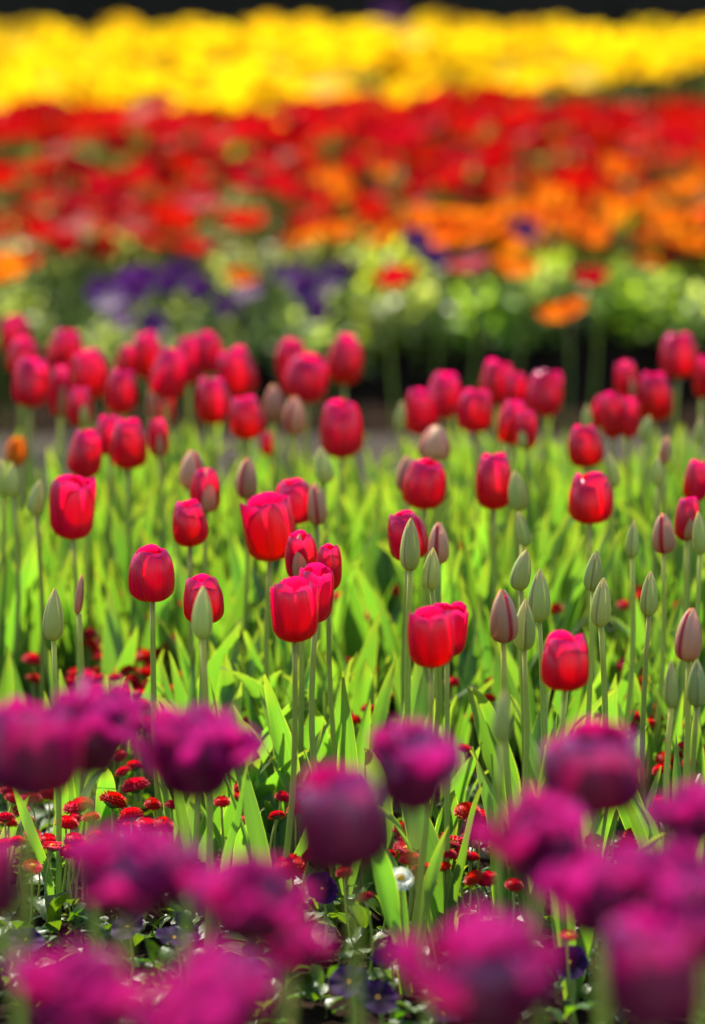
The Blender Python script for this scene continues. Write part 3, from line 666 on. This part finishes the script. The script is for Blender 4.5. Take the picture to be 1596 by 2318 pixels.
crops = {
 'A': (0, 1188.5, [(143,463,85),(405,447,60),(408,487,45),(412,530,50),(505,452,85),(597,457,90),(490,500,75),(535,525,75),(478,565,60),(640,405,70),(680,432,80),(625,490,50),(655,588,90),(805,545,50),(578,655,80),(655,665,80),(600,693,50),(595,728,95),(640,765,85),(445,690,40),(520,685,50),(440,740,60),(540,762,40),(585,825,60),(575,860,50),(480,870,50),(650,890,90),(610,900,80),(145,600,80),(150,690,50),(820,680,40),(1105,378,50),(1155,243,60),(645,55,50),(830,225,55),(800,95,50),(1055,770,30),(1080,822,70),(1130,885,60),(820,360,40),(545,1035,60),(610,1085,80),(560,1110,70),(1095,1180,70),(1335,1085,45),(1575,865,50),(1560,620,35),(750,545,35),(690,705,45),(285,90,35),(205,110,30),(35,260,30),(180,310,30)]),
 'C': (0, 1697.8, [(60,212,75),(40,175,75),(370,247,95),(412,297,75),(300,320,95),(340,305,60),(508,220,125),(613,153,122),(595,287,105),(25,300,80),(125,310,40),(75,410,75),(150,378,75),(240,430,90),(340,405,95),(430,385,70),(575,340,100),(665,335,100),(740,330,80),(145,520,80),(1090,212,85),(1120,310,40),(1255,290,60),(1315,515,125),(1400,470,80),(780,245,45),(690,240,45),(1005,228,35),(1560,548,45)]),
 'D': (798, 1697.8, [(240,358,105),(243,440,110),(165,475,50),(440,405,120),(490,462,80),(432,465,40),(313,540,115),(345,590,60),(415,525,70),(520,270,110),(575,310,130),(560,365,110),(1285,325,110),(1270,375,80),(1245,420,90),(1092,400,75),(730,605,55),(975,835,55),(1425,240,40),(900,600,60),(60,660,50)]),
 'B': (798, 1188.5, [(100,395,80),(1000,375,60),(1280,565,80),(1435,545,40),(1480,632,50),(630,672,60),(630,708,70),(765,637,35),(800,635,30),(85,645,45),(90,735,30),(150,770,40),(70,830,50),(125,835,60),(10,880,40),(15,1020,40),(540,865,40),(375,915,35),(505,1008,45),(800,920,35),(1340,890,50),(1250,920,55),(1520,850,50),(1580,870,50),(1430,740,50),(1490,740,40),(1475,905,35),(1485,940,35),(1500,995,35),(1510,1030,50),(1525,1075,35),(455,705,30),(640,620,30),(865,495,28),(910,297,30),(1175,60,45),(135,95,60),(500,100,30),(100,30,40),(10,1150,45),(125,60,40)]),
}
OPEN_AT = {('C', 240, 430), ('C', 145, 520), ('D', 243, 440), ('D', 440, 405), ('B', 1580, 870), ('D', 975, 835), ('C', 150, 378)}
def daisy_label(u, v):
    if v < 1390: return 'small blurred red daisy deep among the tulip leaves behind the sharp tulips'
    if u < 100 and v < 1560: return 'red daisy on a thin stem left of the sharp grey green bud'
    if u < 440 and v < 1545: return 'crimson daisy in the upper part of the cluster below the sharp cup tulip'
    if u < 440 and v < 1660: return 'crimson daisy in the lower part of the cluster, just above the purple tulips'
    if u < 120 and v < 1960: return 'crimson daisy at the left edge below the left purple tulips'
    if u < 240 and v < 1990: return 'crimson daisy in the loose group below the upper left purple tulips'
    if u < 400 and v < 1850: return 'crimson daisy in the stack between the two upper left purple tulips'
    if u < 440: return 'crimson daisy partly covered by the large purple tulip with a white glint'
    if u < 790 and v < 1720: return 'red daisy peeping between leaves around the sharp overlapping tulips'
    if u < 790: return 'crimson daisy beside the closed egg shaped purple tulip'
    if u < 1110 and v > 1850: return 'crimson daisy in the group around the white daisy'
    if u < 1120 and v > 1780: return 'crimson daisy in the clump right of the central glossy purple tulip'
    if u < 1120: return 'red daisy half hidden by leaves under the joined red pair'
    if v > 1760: return 'crimson daisy near the dark purple cup tulip'
    if u > 1380: return 'red daisy scattered among leaves at the right edge'
    return 'red daisy between the stems of the bud trio and the round tulip'
for k, (u0, v0, lst) in crops.items():
    for x, y, w in lst:
        u, v = u0 + x / 2, v0 + y / 2
        H = (0.20 if v < 1390 else 0.155 if v < 1640 else 0.14) + R.uniform(-0.012, 0.012) if v < 1850 else max(0.10, 0.125 + R.uniform(-0.01, 0.01))
        daisy(u, v, w / 2 * 1.12, H, daisy_label(u, v), 'crimson daisies under the tulips', 'open' if (k, x, y) in OPEN_AT else 'red')
daisy(907, 1982, 56, 0.145, 'single white daisy among the crimson daisies', None, 'white')
for i in range(60):
    v = R.choice((R.uniform(1100, 1390), R.uniform(1300, 1640))); u = R.uniform(10, 1590) if v < 1400 else R.choice((R.uniform(160, 420), R.uniform(1080, 1590)))
    daisy(u, v, 40, (0.20 if v < 1390 else 0.14) + R.uniform(-0.03, 0.02), daisy_label(u, v), 'crimson daisies under the tulips')

for u0, u1, v0, v1, n_ in ((150, 430, 1385, 1640, 34), (1385, 1590, 1490, 1860, 28), (5, 230, 1770, 1950, 12), (880, 1110, 1870, 1990, 8), (480, 780, 1620, 1840, 12)):
    for i in range(n_):
        u, v = R.uniform(u0, u1), R.uniform(v0, v1)
        daisy(u, v, R.uniform(36, 52), (0.15 if v < 1640 else 0.125) + R.uniform(-0.02, 0.012), daisy_label(u, v), 'crimson daisies under the tulips')

# ------------------------------------------------------------------ low ground cover, bedding plants and pansies at the front
def spoon(name, mat, seed, ns=5, nt_=4, w=0.33):
    r = random.Random(seed); a, b = r.uniform(0, 6), r.uniform(0, 6); bend = r.uniform(0.3, 1.1)
    def f(s, t, j):
        wd_ = w * (0.10 + 0.90 * sin(pi * min(1, max(0, (s - 0.22) / 0.80))) ** 0.7) if s > 0.22 else w * 0.10
        wd_ = wd_ if s < 0.99 else w * 0.15
        an = 0.9 - bend * s
        return Vector((s * cos(an * 0.8), t * wd_ * (1 + 0.12 * sin(9 * s + a)), s * sin(an) * 0.8 + 0.25 * wd_ * t * t + 0.04 * sin(5 * s + 3 * t + b)))
    return grid(name, ns, nt_, f, mat)
SPOON = [spoon('leaf', M['ground_leaf'], 300 + i) for i in range(5)]
G_BP = 'low bedding plants on the soil in front'
nb_ = 0
while nb_ < 120:
    y = R.uniform(5.5, 6.4); x = R.uniform(-0.52, 0.52)
    o = thing('bedding_plant', (x, y, 0), 'low leafy bedding plant on the dark soil in front of the daisies', 'plant', G_BP)
    for i in range(R.randint(7, 11)):
        l = link('leaf', R.choice(SPOON), None, o); q = R.uniform(0.022, 0.042); a = R.uniform(0, 6.28)
        l.location = (R.uniform(0, 0.02) * cos(a), R.uniform(0, 0.02) * sin(a), R.uniform(0.0, 0.055)); l.rotation_euler = (R.uniform(-.4, .4), R.uniform(-0.7, 0.5), a); l.scale = (q, q, q)
    nb_ += 1
# fine daisy foliage carpet between the tulips
vs, fs, uv = [], [], []
def put(me, mat4):
    b = len(vs)
    for v_ in me.vertices: vs.append(mat4 @ v_.co)
    uvl = {}
    for l_ in me.loops: uvl[l_.vertex_index] = tuple(me.uv_layers[0].data[l_.index].uv)
    uv.extend(uvl[i] for i in range(len(me.vertices)))
    for p in me.polygons: fs.append(tuple(b + i for i in p.vertices))
LOWSPOON = [spoon('x', None, 320 + i, 3, 2) for i in range(4)]
for i in range(2600):
    y = 5.9 + 2.4 * R.random() ** 1.3; x = R.uniform(-1, 1) * 0.1 * y
    q = R.uniform(0.02, 0.05)
    put(R.choice(LOWSPOON), Matrix.Translation((x, y, R.uniform(0, 0.035))) @ Euler((R.uniform(-.4, .4), R.uniform(-0.8, 0.3), R.uniform(0, 6.28))).to_matrix().to_4x4() @ Matrix.Scale(q, 4))
tag(link('ground_cover', mesh('ground_cover', vs, fs, uv, M['ground_leaf'])), 'carpet of small green leaves on the soil under the tulips', kind='stuff')

def pansy_petal(name, seed, w, l):
    r = random.Random(seed); a = r.uniform(0, 6)
    def f(s, t, j):
        wd_ = w * (0.12 + 0.88 * sin(min(1, s * 1.05) * pi * 0.56)) ; q = s * (1 - 0.30 * t * t)
        return Vector((q * l, t * wd_ * (0.3 + 0.7 * s), 0.07 * sin(5 * t + a) * s * s + 0.10 * s * s))
    return grid(name, 6, 8, f, M['pansy'])
PANSY = [pansy_petal('petal', 400, 0.62, 1.0), pansy_petal('petal', 401, 0.55, 0.95), pansy_petal('petal', 402, 0.75, 0.95)]
VIOLET = [m_.copy() for m_ in PANSY]
for m_ in VIOLET: m_.materials.clear(); m_.materials.append(M['violet'])
def pansy(p, size, face, label, group, far=False):
    root = thing('pansy', (p.x, p.y, 0), label, 'pansy', group)
    link('stem', stem_mesh(Vector((0, 0.006, p.z)), 0.006, 0.0018, 0.0014, M['stem'], 6, 6), None, root)
    B = Matrix.Translation((0, 0, p.z)) @ face
    for me, an, dz in ((0, 0.95, 0.0), (0, 2.19, 0.02), (1, -0.15, 0.05), (1, 3.29, 0.05), (2, -pi / 2, 0.08)):
        o = link('petal', (VIOLET if far else PANSY)[me], None, root)
        o.matrix_local = B @ Matrix.Translation((0, 0, dz * size)) @ Matrix.Rotation(an + R.uniform(-.1, .1), 4, 'Z') @ Matrix.Scale(size, 4)
    e = link('eye', DISC, None, root); e.matrix_local = B @ Matrix.Translation((0, 0, 0.02 * size)) @ Matrix.Scale(size * 0.26, 4)
    return root
def facing(pitch, yaw): return Matrix.Rotation(yaw, 4, 'Z') @ Matrix.Rotation(pitch, 4, 'X')
for u, v, s_, pit, yaw, label in [
 (728, 2012, 0.022, 1.0, 0.5, 'dark violet pansy with a yellow eye right of the closed purple tulip'),
 (395, 2125, 0.024, 0.3, 0.6, 'lilac lit pansy between the lower left purple tulips'),
 (640, 2110, 0.025, 0.2, -0.4, 'pale violet pansy catching light at the bottom centre'),
 (560, 2200, 0.024, 0.5, 0.2, 'bluish pansy above the pale pink tulip at the bottom'),
 (420, 2100, 0.022, 0.9, 1.2, 'deep violet pansy beside the lilac lit one'),
 (880, 2165, 0.022, 0.4, -0.8, 'violet pansy left of the largest soft purple tulip'),
 (855, 2260, 0.024, 0.7, 0.3, 'violet pansy at the bottom by the dark corner of soil'),
 (1000, 2300, 0.024, 0.3, 0.9, 'violet pansy at the bottom edge under the largest purple tulip'),
 (790, 2225, 0.025, 0.6, -0.2, 'dark pansy at the bottom right of the small flat pink tulip'),
 (1290, 2180, 0.023, 0.9, 0.1, 'dark pansy right of the largest soft purple tulip'),
 (60, 2130, 0.022, 0.5, 0.4, 'dark violet pansy at the left edge on the soil'),
 (290, 2100, 0.022, 0.7, -0.6, 'dark violet pansy under the large purple tulip with a white glint'),
 (1025, 1583, 0.020, 1.1, 0.3, 'small violet pansy deep between leaves under the joined red pair'),
 (1255, 1945, 0.020, 0.8, 0.3, 'dark pansy behind the loose purple tulip'),
]:
    z = 0.085 if v > 1700 else 0.11
    pansy(at(u, v, z), s_, facing(pit, yaw), label, 'violet pansies in front')

# ------------------------------------------------------------------ the far bed: massed flowers, leafy plants, violet pansies
def bloom(seed, mat, n=6, open_=0.25):
    r = random.Random(seed); vs, fs, uv = [], [], []
    for k in range(n):
        a0 = 2 * pi * k / n + r.uniform(-.2, .2); op = open_ + r.uniform(-.15, .2); b = len(vs); ns, ntt = 5, 4; ph = r.uniform(0, 6)
        for i in range(ns + 1):
            for j in range(ntt + 1):
                s, t = i / ns, -1 + 2 * j / ntt
                q = s * (1 - 0.2 * t * t); rr = 0.1 + (0.9 + op * q) * sin(min(1, q / 0.6) * pi / 2) * 0.9; z = 1.25 * q ** 1.5 * (1 - 0.5 * op)
                p = a0 + t * 0.75; rr += 0.06 * sin(4 * t + ph) * s
                vs.append(Vector((rr * cos(p), rr * sin(p), z))); uv.append(((t + 1) / 2, s))
        for i in range(ns):
            for j in range(ntt):
                q = b + i * (ntt + 1) + j; fs.append((q, q + 1, q + ntt + 2, q + ntt + 1))
    return mesh('bloom', vs, fs, uv, mat)
BLOOM = {k: [bloom(500 + i * 7 + len(k), M['far_' + k], 6, o) for i, o in enumerate((0.1, 0.3, 0.6, 0.9))] for k in ('red', 'orange', 'yellow')}
FSTEM = [stem_mesh(Vector((x, 0.02, 1.0)), l, 0.009, 0.008, M['stem'], 5, 5) for x, l in ((0.05, 0.03), (-0.06, -0.02))]
TXT = {'red': ('red_flower', 'blurred red flower packed among the other red flowers of the far bed', 'red flowers massed in the far bed'),
       'orange': ('orange_flower', 'blurred orange flower in the orange drift on the right of the far bed', 'orange flowers drifting through the far bed'),
       'yellow': ('yellow_flower', 'blurred yellow flower packed in the band along the back of the far bed', 'yellow flowers massed at the back of the far bed')}
def far_flower(kind, p, rad, label=None, group=None):
    nm, lb, gr = TXT[kind]
    g = bed2_z(p.x, p.y)
    o = link(nm, R.choice(BLOOM[kind])); o.location = p; o.rotation_euler = (R.gauss(0.1, 0.22), R.gauss(0, 0.22), R.uniform(0, 6)); o.scale = (rad, rad, rad * R.uniform(0.85, 1.15))
    tag(o, label or lb, 'flower', gr)
    s_ = link('stem', R.choice(FSTEM), None, o); hgt = p.z - g
    s_.matrix_local = Matrix.Diagonal((1 / o.scale[0], 1 / o.scale[1], 1 / o.scale[2], 1)) @ o.rotation_euler.to_matrix().to_4x4().inverted() @ Matrix.Translation((0, 0, -hgt)) @ Matrix.Diagonal((0.3, 0.3, hgt + 0.004, 1))
def zone(u, v):
    """which flower stands here, and how densely, read off the photo's bands"""
    wob = 18 * nz3(u, v, 0.008, 4.0)
    ylow = 232 + wob + (20 if u < 700 else 0)
    if u > 1080: ylow = 232 + wob - (u - 1080) * 0.14
    if v < ylow: return 'yellow', 1.0
    if u > 1200 and v < 262 + wob: return 'green', 0.0
    if u > 760:
        olim = 525 - (u - 760) * 0.13 + wob * 2
        if v > olim: return 'orange', (0.9 if v < 640 + wob + (u - 1200) * 0.03 else (0.10 if v < 740 else 0.0))
    rlow = 590 + wob * 1.5 - max(0, (u - 330)) * 0.05 - (40 if u < 100 else 0)
    if v < rlow:
        gap = abs(v - (345 + 10 * nz3(u, 0, 0.01, 1.0))) < 24 and nz3(u, 0, 0.012, 7.0) > -0.25
        return 'red', (0.40 if gap else 1.0)
    return 'green', 0.0
cnt = {'red': 0, 'orange': 0, 'yellow': 0}; pts = []; todo = []; tries = 0
while tries < 14000:
    tries += 1
    y = R.uniform(10.38, 14.4); x = R.uniform(-1.25, 1.25)
    if abs(x) > 0.078 * y + 0.06: continue
    z = bed2_z(x, y) + R.uniform(0.02 + 0.15 * min(1, (y - 10.38) / 0.9), min(0.29, 0.14 + (y - 10.38) * 0.3)) + (0.04 if y > 12.4 else 0)
    p = Vector((x, y, z)); u, v = pix(p)
    k, dn = zone(u, v)
    if k == 'green' or R.random() > dn: continue
    if k == 'orange' and nz3(x, y, 31, 2.0) > 0.16: k = 'red'
    elif k == 'red' and u > 700 and v > 400 and nz3(x, y, 31, 8.0) > 0.20: k = 'orange'
    if v < 96 + 22 * nz3(u, 0, 0.013, 6.0): continue
    lim = {'red': 0.060, 'orange': 0.050, 'yellow': 0.060}[k]
    if any((x - a) ** 2 + (y - b) ** 2 < lim ** 2 for a, b in pts): continue
    if cnt[k] >= (470, 230, 298)[('red', 'orange', 'yellow').index(k)]: continue
    pts.append((x, y)); cnt[k] += 1
    todo.append((k, p, u, v))
todo.sort(key=lambda q: q[1].y); nred = 0; rest = []
for k, p, u, v in todo:
    if k == 'red':
        nred += 1
        if nred > 285: rest.append(p); continue
    sec = 'left' if u < 530 else ('right' if u > 1060 else 'middle')
    if k == 'red': lb = 'blurred red flower in the %s part of the red band, %s' % (sec, 'next to the yellow band' if v < 340 else ('nearest the front' if v > 470 else 'half way to the front'))
    elif k == 'yellow': lb = 'blurred yellow flower in the %s part of the yellow band, %s' % (sec, 'along its dark top edge' if v < 95 else ('along the red band' if v > 165 else 'between its two edges'))
    else: lb = 'blurred orange flower in the %s' % ('middle orange drift, its left half' if u < 1150 else 'orange drift, its right half')
    far_flower(k, p, {'red': R.uniform(0.024, 0.036), 'orange': R.uniform(0.028, 0.040), 'yellow': R.uniform(0.034, 0.048)}[k], lb)
vs, fs, uv = [], [], []
def put(me, mat4):
    b = len(vs)
    for v_ in me.vertices: vs.append(mat4 @ v_.co)
    uvl = {}
    for l_ in me.loops: uvl[l_.vertex_index] = tuple(me.uv_layers[0].data[l_.index].uv)
    uv.extend(uvl[i] for i in range(len(me.vertices)))
    for p in me.polygons: fs.append(tuple(b + i for i in p.vertices))
for p in rest:
    put(R.choice(BLOOM['red']), Matrix.Translation(p) @ Euler((R.gauss(0.1, 0.22), R.gauss(0, 0.22), R.uniform(0, 6))).to_matrix().to_4x4() @ Matrix.Scale(R.uniform(0.024, 0.036), 4))
    hh = p.z - bed2_z(p.x, p.y); put(FSTEM[0], Matrix.Translation((p.x, p.y, p.z - hh)) @ Matrix.Diagonal((0.3, 0.3, hh, 1)))
if rest: tag(link('massed_red_flowers', mesh('massed_red_flowers', vs, fs, uv, M['far_red'])), 'farthest blurred red flowers merging along the yellow band', kind='stuff')
print('far flowers', cnt)
for u, v, k, rad, lb in [(900, 648, 'red', 0.034, 'single orange red flower hanging over the front of the far bed, centre'), (1280, 722, 'orange', 0.034, 'single bright orange flower lowest on the front of the far bed'),
                         (1160, 625, 'orange', 0.036, 'orange flower just above the lowest single one'), (10, 632, 'orange', 0.036, 'orange flower at the left edge at the front of the far bed'), (1335, 640, 'red', 0.026, 'dull red flower low at the right front of the far bed'),
                         (1060, 605, 'red', 0.024, 'dark red flower among the orange drift'), (545, 640, 'orange', 0.022, 'faint orange flower among violets'), (60, 600, 'red', 0.026, 'pinkish flower at the left front of the far bed')]:
    far_flower(k, at(u, v, 0.30 if v < 700 else 0.24), rad, lb)
def leafy(seed, mat, n=170):
    r = random.Random(seed); vs, fs, uv = [], [], []
    for i in range(n):
        a = r.uniform(0, 6.28); el = math.asin(r.random()); rr = 0.45 + 0.55 * r.random() ** 0.5
        c = Vector((cos(a) * cos(el) * rr, sin(a) * cos(el) * rr, sin(el) * rr * 1.0 + 0.05))
        l, w = r.uniform(0.22, 0.40), r.uniform(0.06, 0.11)
        m = Matrix.Translation(c) @ Euler((r.uniform(-.6, .6), r.uniform(-1.2, 0.4), a + r.uniform(-.8, .8))).to_matrix().to_4x4(); b = len(vs)
        for q, ww, zz in ((0, .3, 0), (.4, 1, .06), (1, .12, -.03)):
            for sgn in (-1, 1): vs.append(m @ Vector((l * q, sgn * w * ww, zz))); uv.append(((sgn + 1) / 2, q))
        fs += [(b, b + 1, b + 3, b + 2), (b + 2, b + 3, b + 5, b + 4)]
    return mesh('leafy_plant', vs, fs, uv, mat)
LEAFY = [leafy(600 + i, M['far_leaf']) for i in range(4)]; GREYLEAFY = [leafy(610 + i, M['grey_leaf']) for i in range(3)]
nl = 0; lp = []
while nl < 295:
    y = R.uniform(10.3, 14.5); x = R.uniform(-1, 1) * (0.078 * y + 0.10)
    if R.random() < 0.58: y = R.uniform(10.26, 10.72)
    if any((x - a) ** 2 + (y - b) ** 2 < 0.055 ** 2 for a, b in lp): continue
    if y > 12.3 and R.random() < 0.6: continue
    lp.append((x, y)); nl += 1
    front = y < 10.75; left = x < 0.02
    o = thing('leafy_plant', (0, 0, 0), None, None)
    f_ = link('foliage', R.choice(GREYLEAFY if (front and left and R.random() < 0.8) or (front and R.random() < 0.3) or (not front and R.random() < 0.3) else LEAFY), None, o); f_['kind'] = 'stuff'
    q = R.uniform(0.085, 0.12) if front else R.uniform(0.10, 0.13)
    o.location = (x, y, bed2_z(x, y) - 0.01); o.rotation_euler = (0, 0, R.uniform(0, 6)); o.scale = (q, q, q * R.uniform(1.0, 1.4) * (0.85 if front else 0.70))
    sec = 'left' if x < -0.27 else ('right' if x > 0.27 else 'central')
    if front: tag(o, 'bushy green plant at the front edge of the far bed, %s part' % sec, 'plant', 'leafy plants along the front of the far bed')
    else: tag(o, 'green plant under the massed %s of the far bed, %s part' % ('yellow flowers' if y > 12.4 else 'red and orange flowers', sec), 'plant', 'leafy plants under the massed flowers')
for u, v in [(250, 682), (232, 665), (300, 648), (385, 640), (345, 735), (640, 620), (690, 652), (770, 618), (710, 702), (560, 662), (455, 655), (270, 720), (410, 622), (735, 640), (670, 628), (330, 632), (520, 690)]:
    p = at(u, v, 0.28 if v < 690 else 0.22)
    pansy(p, R.uniform(0.026, 0.036), facing(R.uniform(0.6, 1.3), R.uniform(-.5, .5)), 'blurred violet pansy among grey green leaves on the left front of the far bed', 'violet pansies on the far bed', True)
for u, v, lb in [(945, 545, 'violet pansy left of the orange drift'), (1070, 600, 'violet pansy at the lower edge of the orange drift'), (1190, 522, 'violet pansy inside the orange drift'), (985, 585, 'violet pansy between the orange drift and the green leaves')]:
    pansy(at(u, v, 0.30), 0.03, facing(0.9, 0.1), lb, 'violet pansies on the far bed', True)
pansy(at(880, 38, 0.50), 0.045, facing(0.9, 0.0), 'single violet flower rising above the yellow band', None, True)

# ------------------------------------------------------------------ dark hedge closing the view
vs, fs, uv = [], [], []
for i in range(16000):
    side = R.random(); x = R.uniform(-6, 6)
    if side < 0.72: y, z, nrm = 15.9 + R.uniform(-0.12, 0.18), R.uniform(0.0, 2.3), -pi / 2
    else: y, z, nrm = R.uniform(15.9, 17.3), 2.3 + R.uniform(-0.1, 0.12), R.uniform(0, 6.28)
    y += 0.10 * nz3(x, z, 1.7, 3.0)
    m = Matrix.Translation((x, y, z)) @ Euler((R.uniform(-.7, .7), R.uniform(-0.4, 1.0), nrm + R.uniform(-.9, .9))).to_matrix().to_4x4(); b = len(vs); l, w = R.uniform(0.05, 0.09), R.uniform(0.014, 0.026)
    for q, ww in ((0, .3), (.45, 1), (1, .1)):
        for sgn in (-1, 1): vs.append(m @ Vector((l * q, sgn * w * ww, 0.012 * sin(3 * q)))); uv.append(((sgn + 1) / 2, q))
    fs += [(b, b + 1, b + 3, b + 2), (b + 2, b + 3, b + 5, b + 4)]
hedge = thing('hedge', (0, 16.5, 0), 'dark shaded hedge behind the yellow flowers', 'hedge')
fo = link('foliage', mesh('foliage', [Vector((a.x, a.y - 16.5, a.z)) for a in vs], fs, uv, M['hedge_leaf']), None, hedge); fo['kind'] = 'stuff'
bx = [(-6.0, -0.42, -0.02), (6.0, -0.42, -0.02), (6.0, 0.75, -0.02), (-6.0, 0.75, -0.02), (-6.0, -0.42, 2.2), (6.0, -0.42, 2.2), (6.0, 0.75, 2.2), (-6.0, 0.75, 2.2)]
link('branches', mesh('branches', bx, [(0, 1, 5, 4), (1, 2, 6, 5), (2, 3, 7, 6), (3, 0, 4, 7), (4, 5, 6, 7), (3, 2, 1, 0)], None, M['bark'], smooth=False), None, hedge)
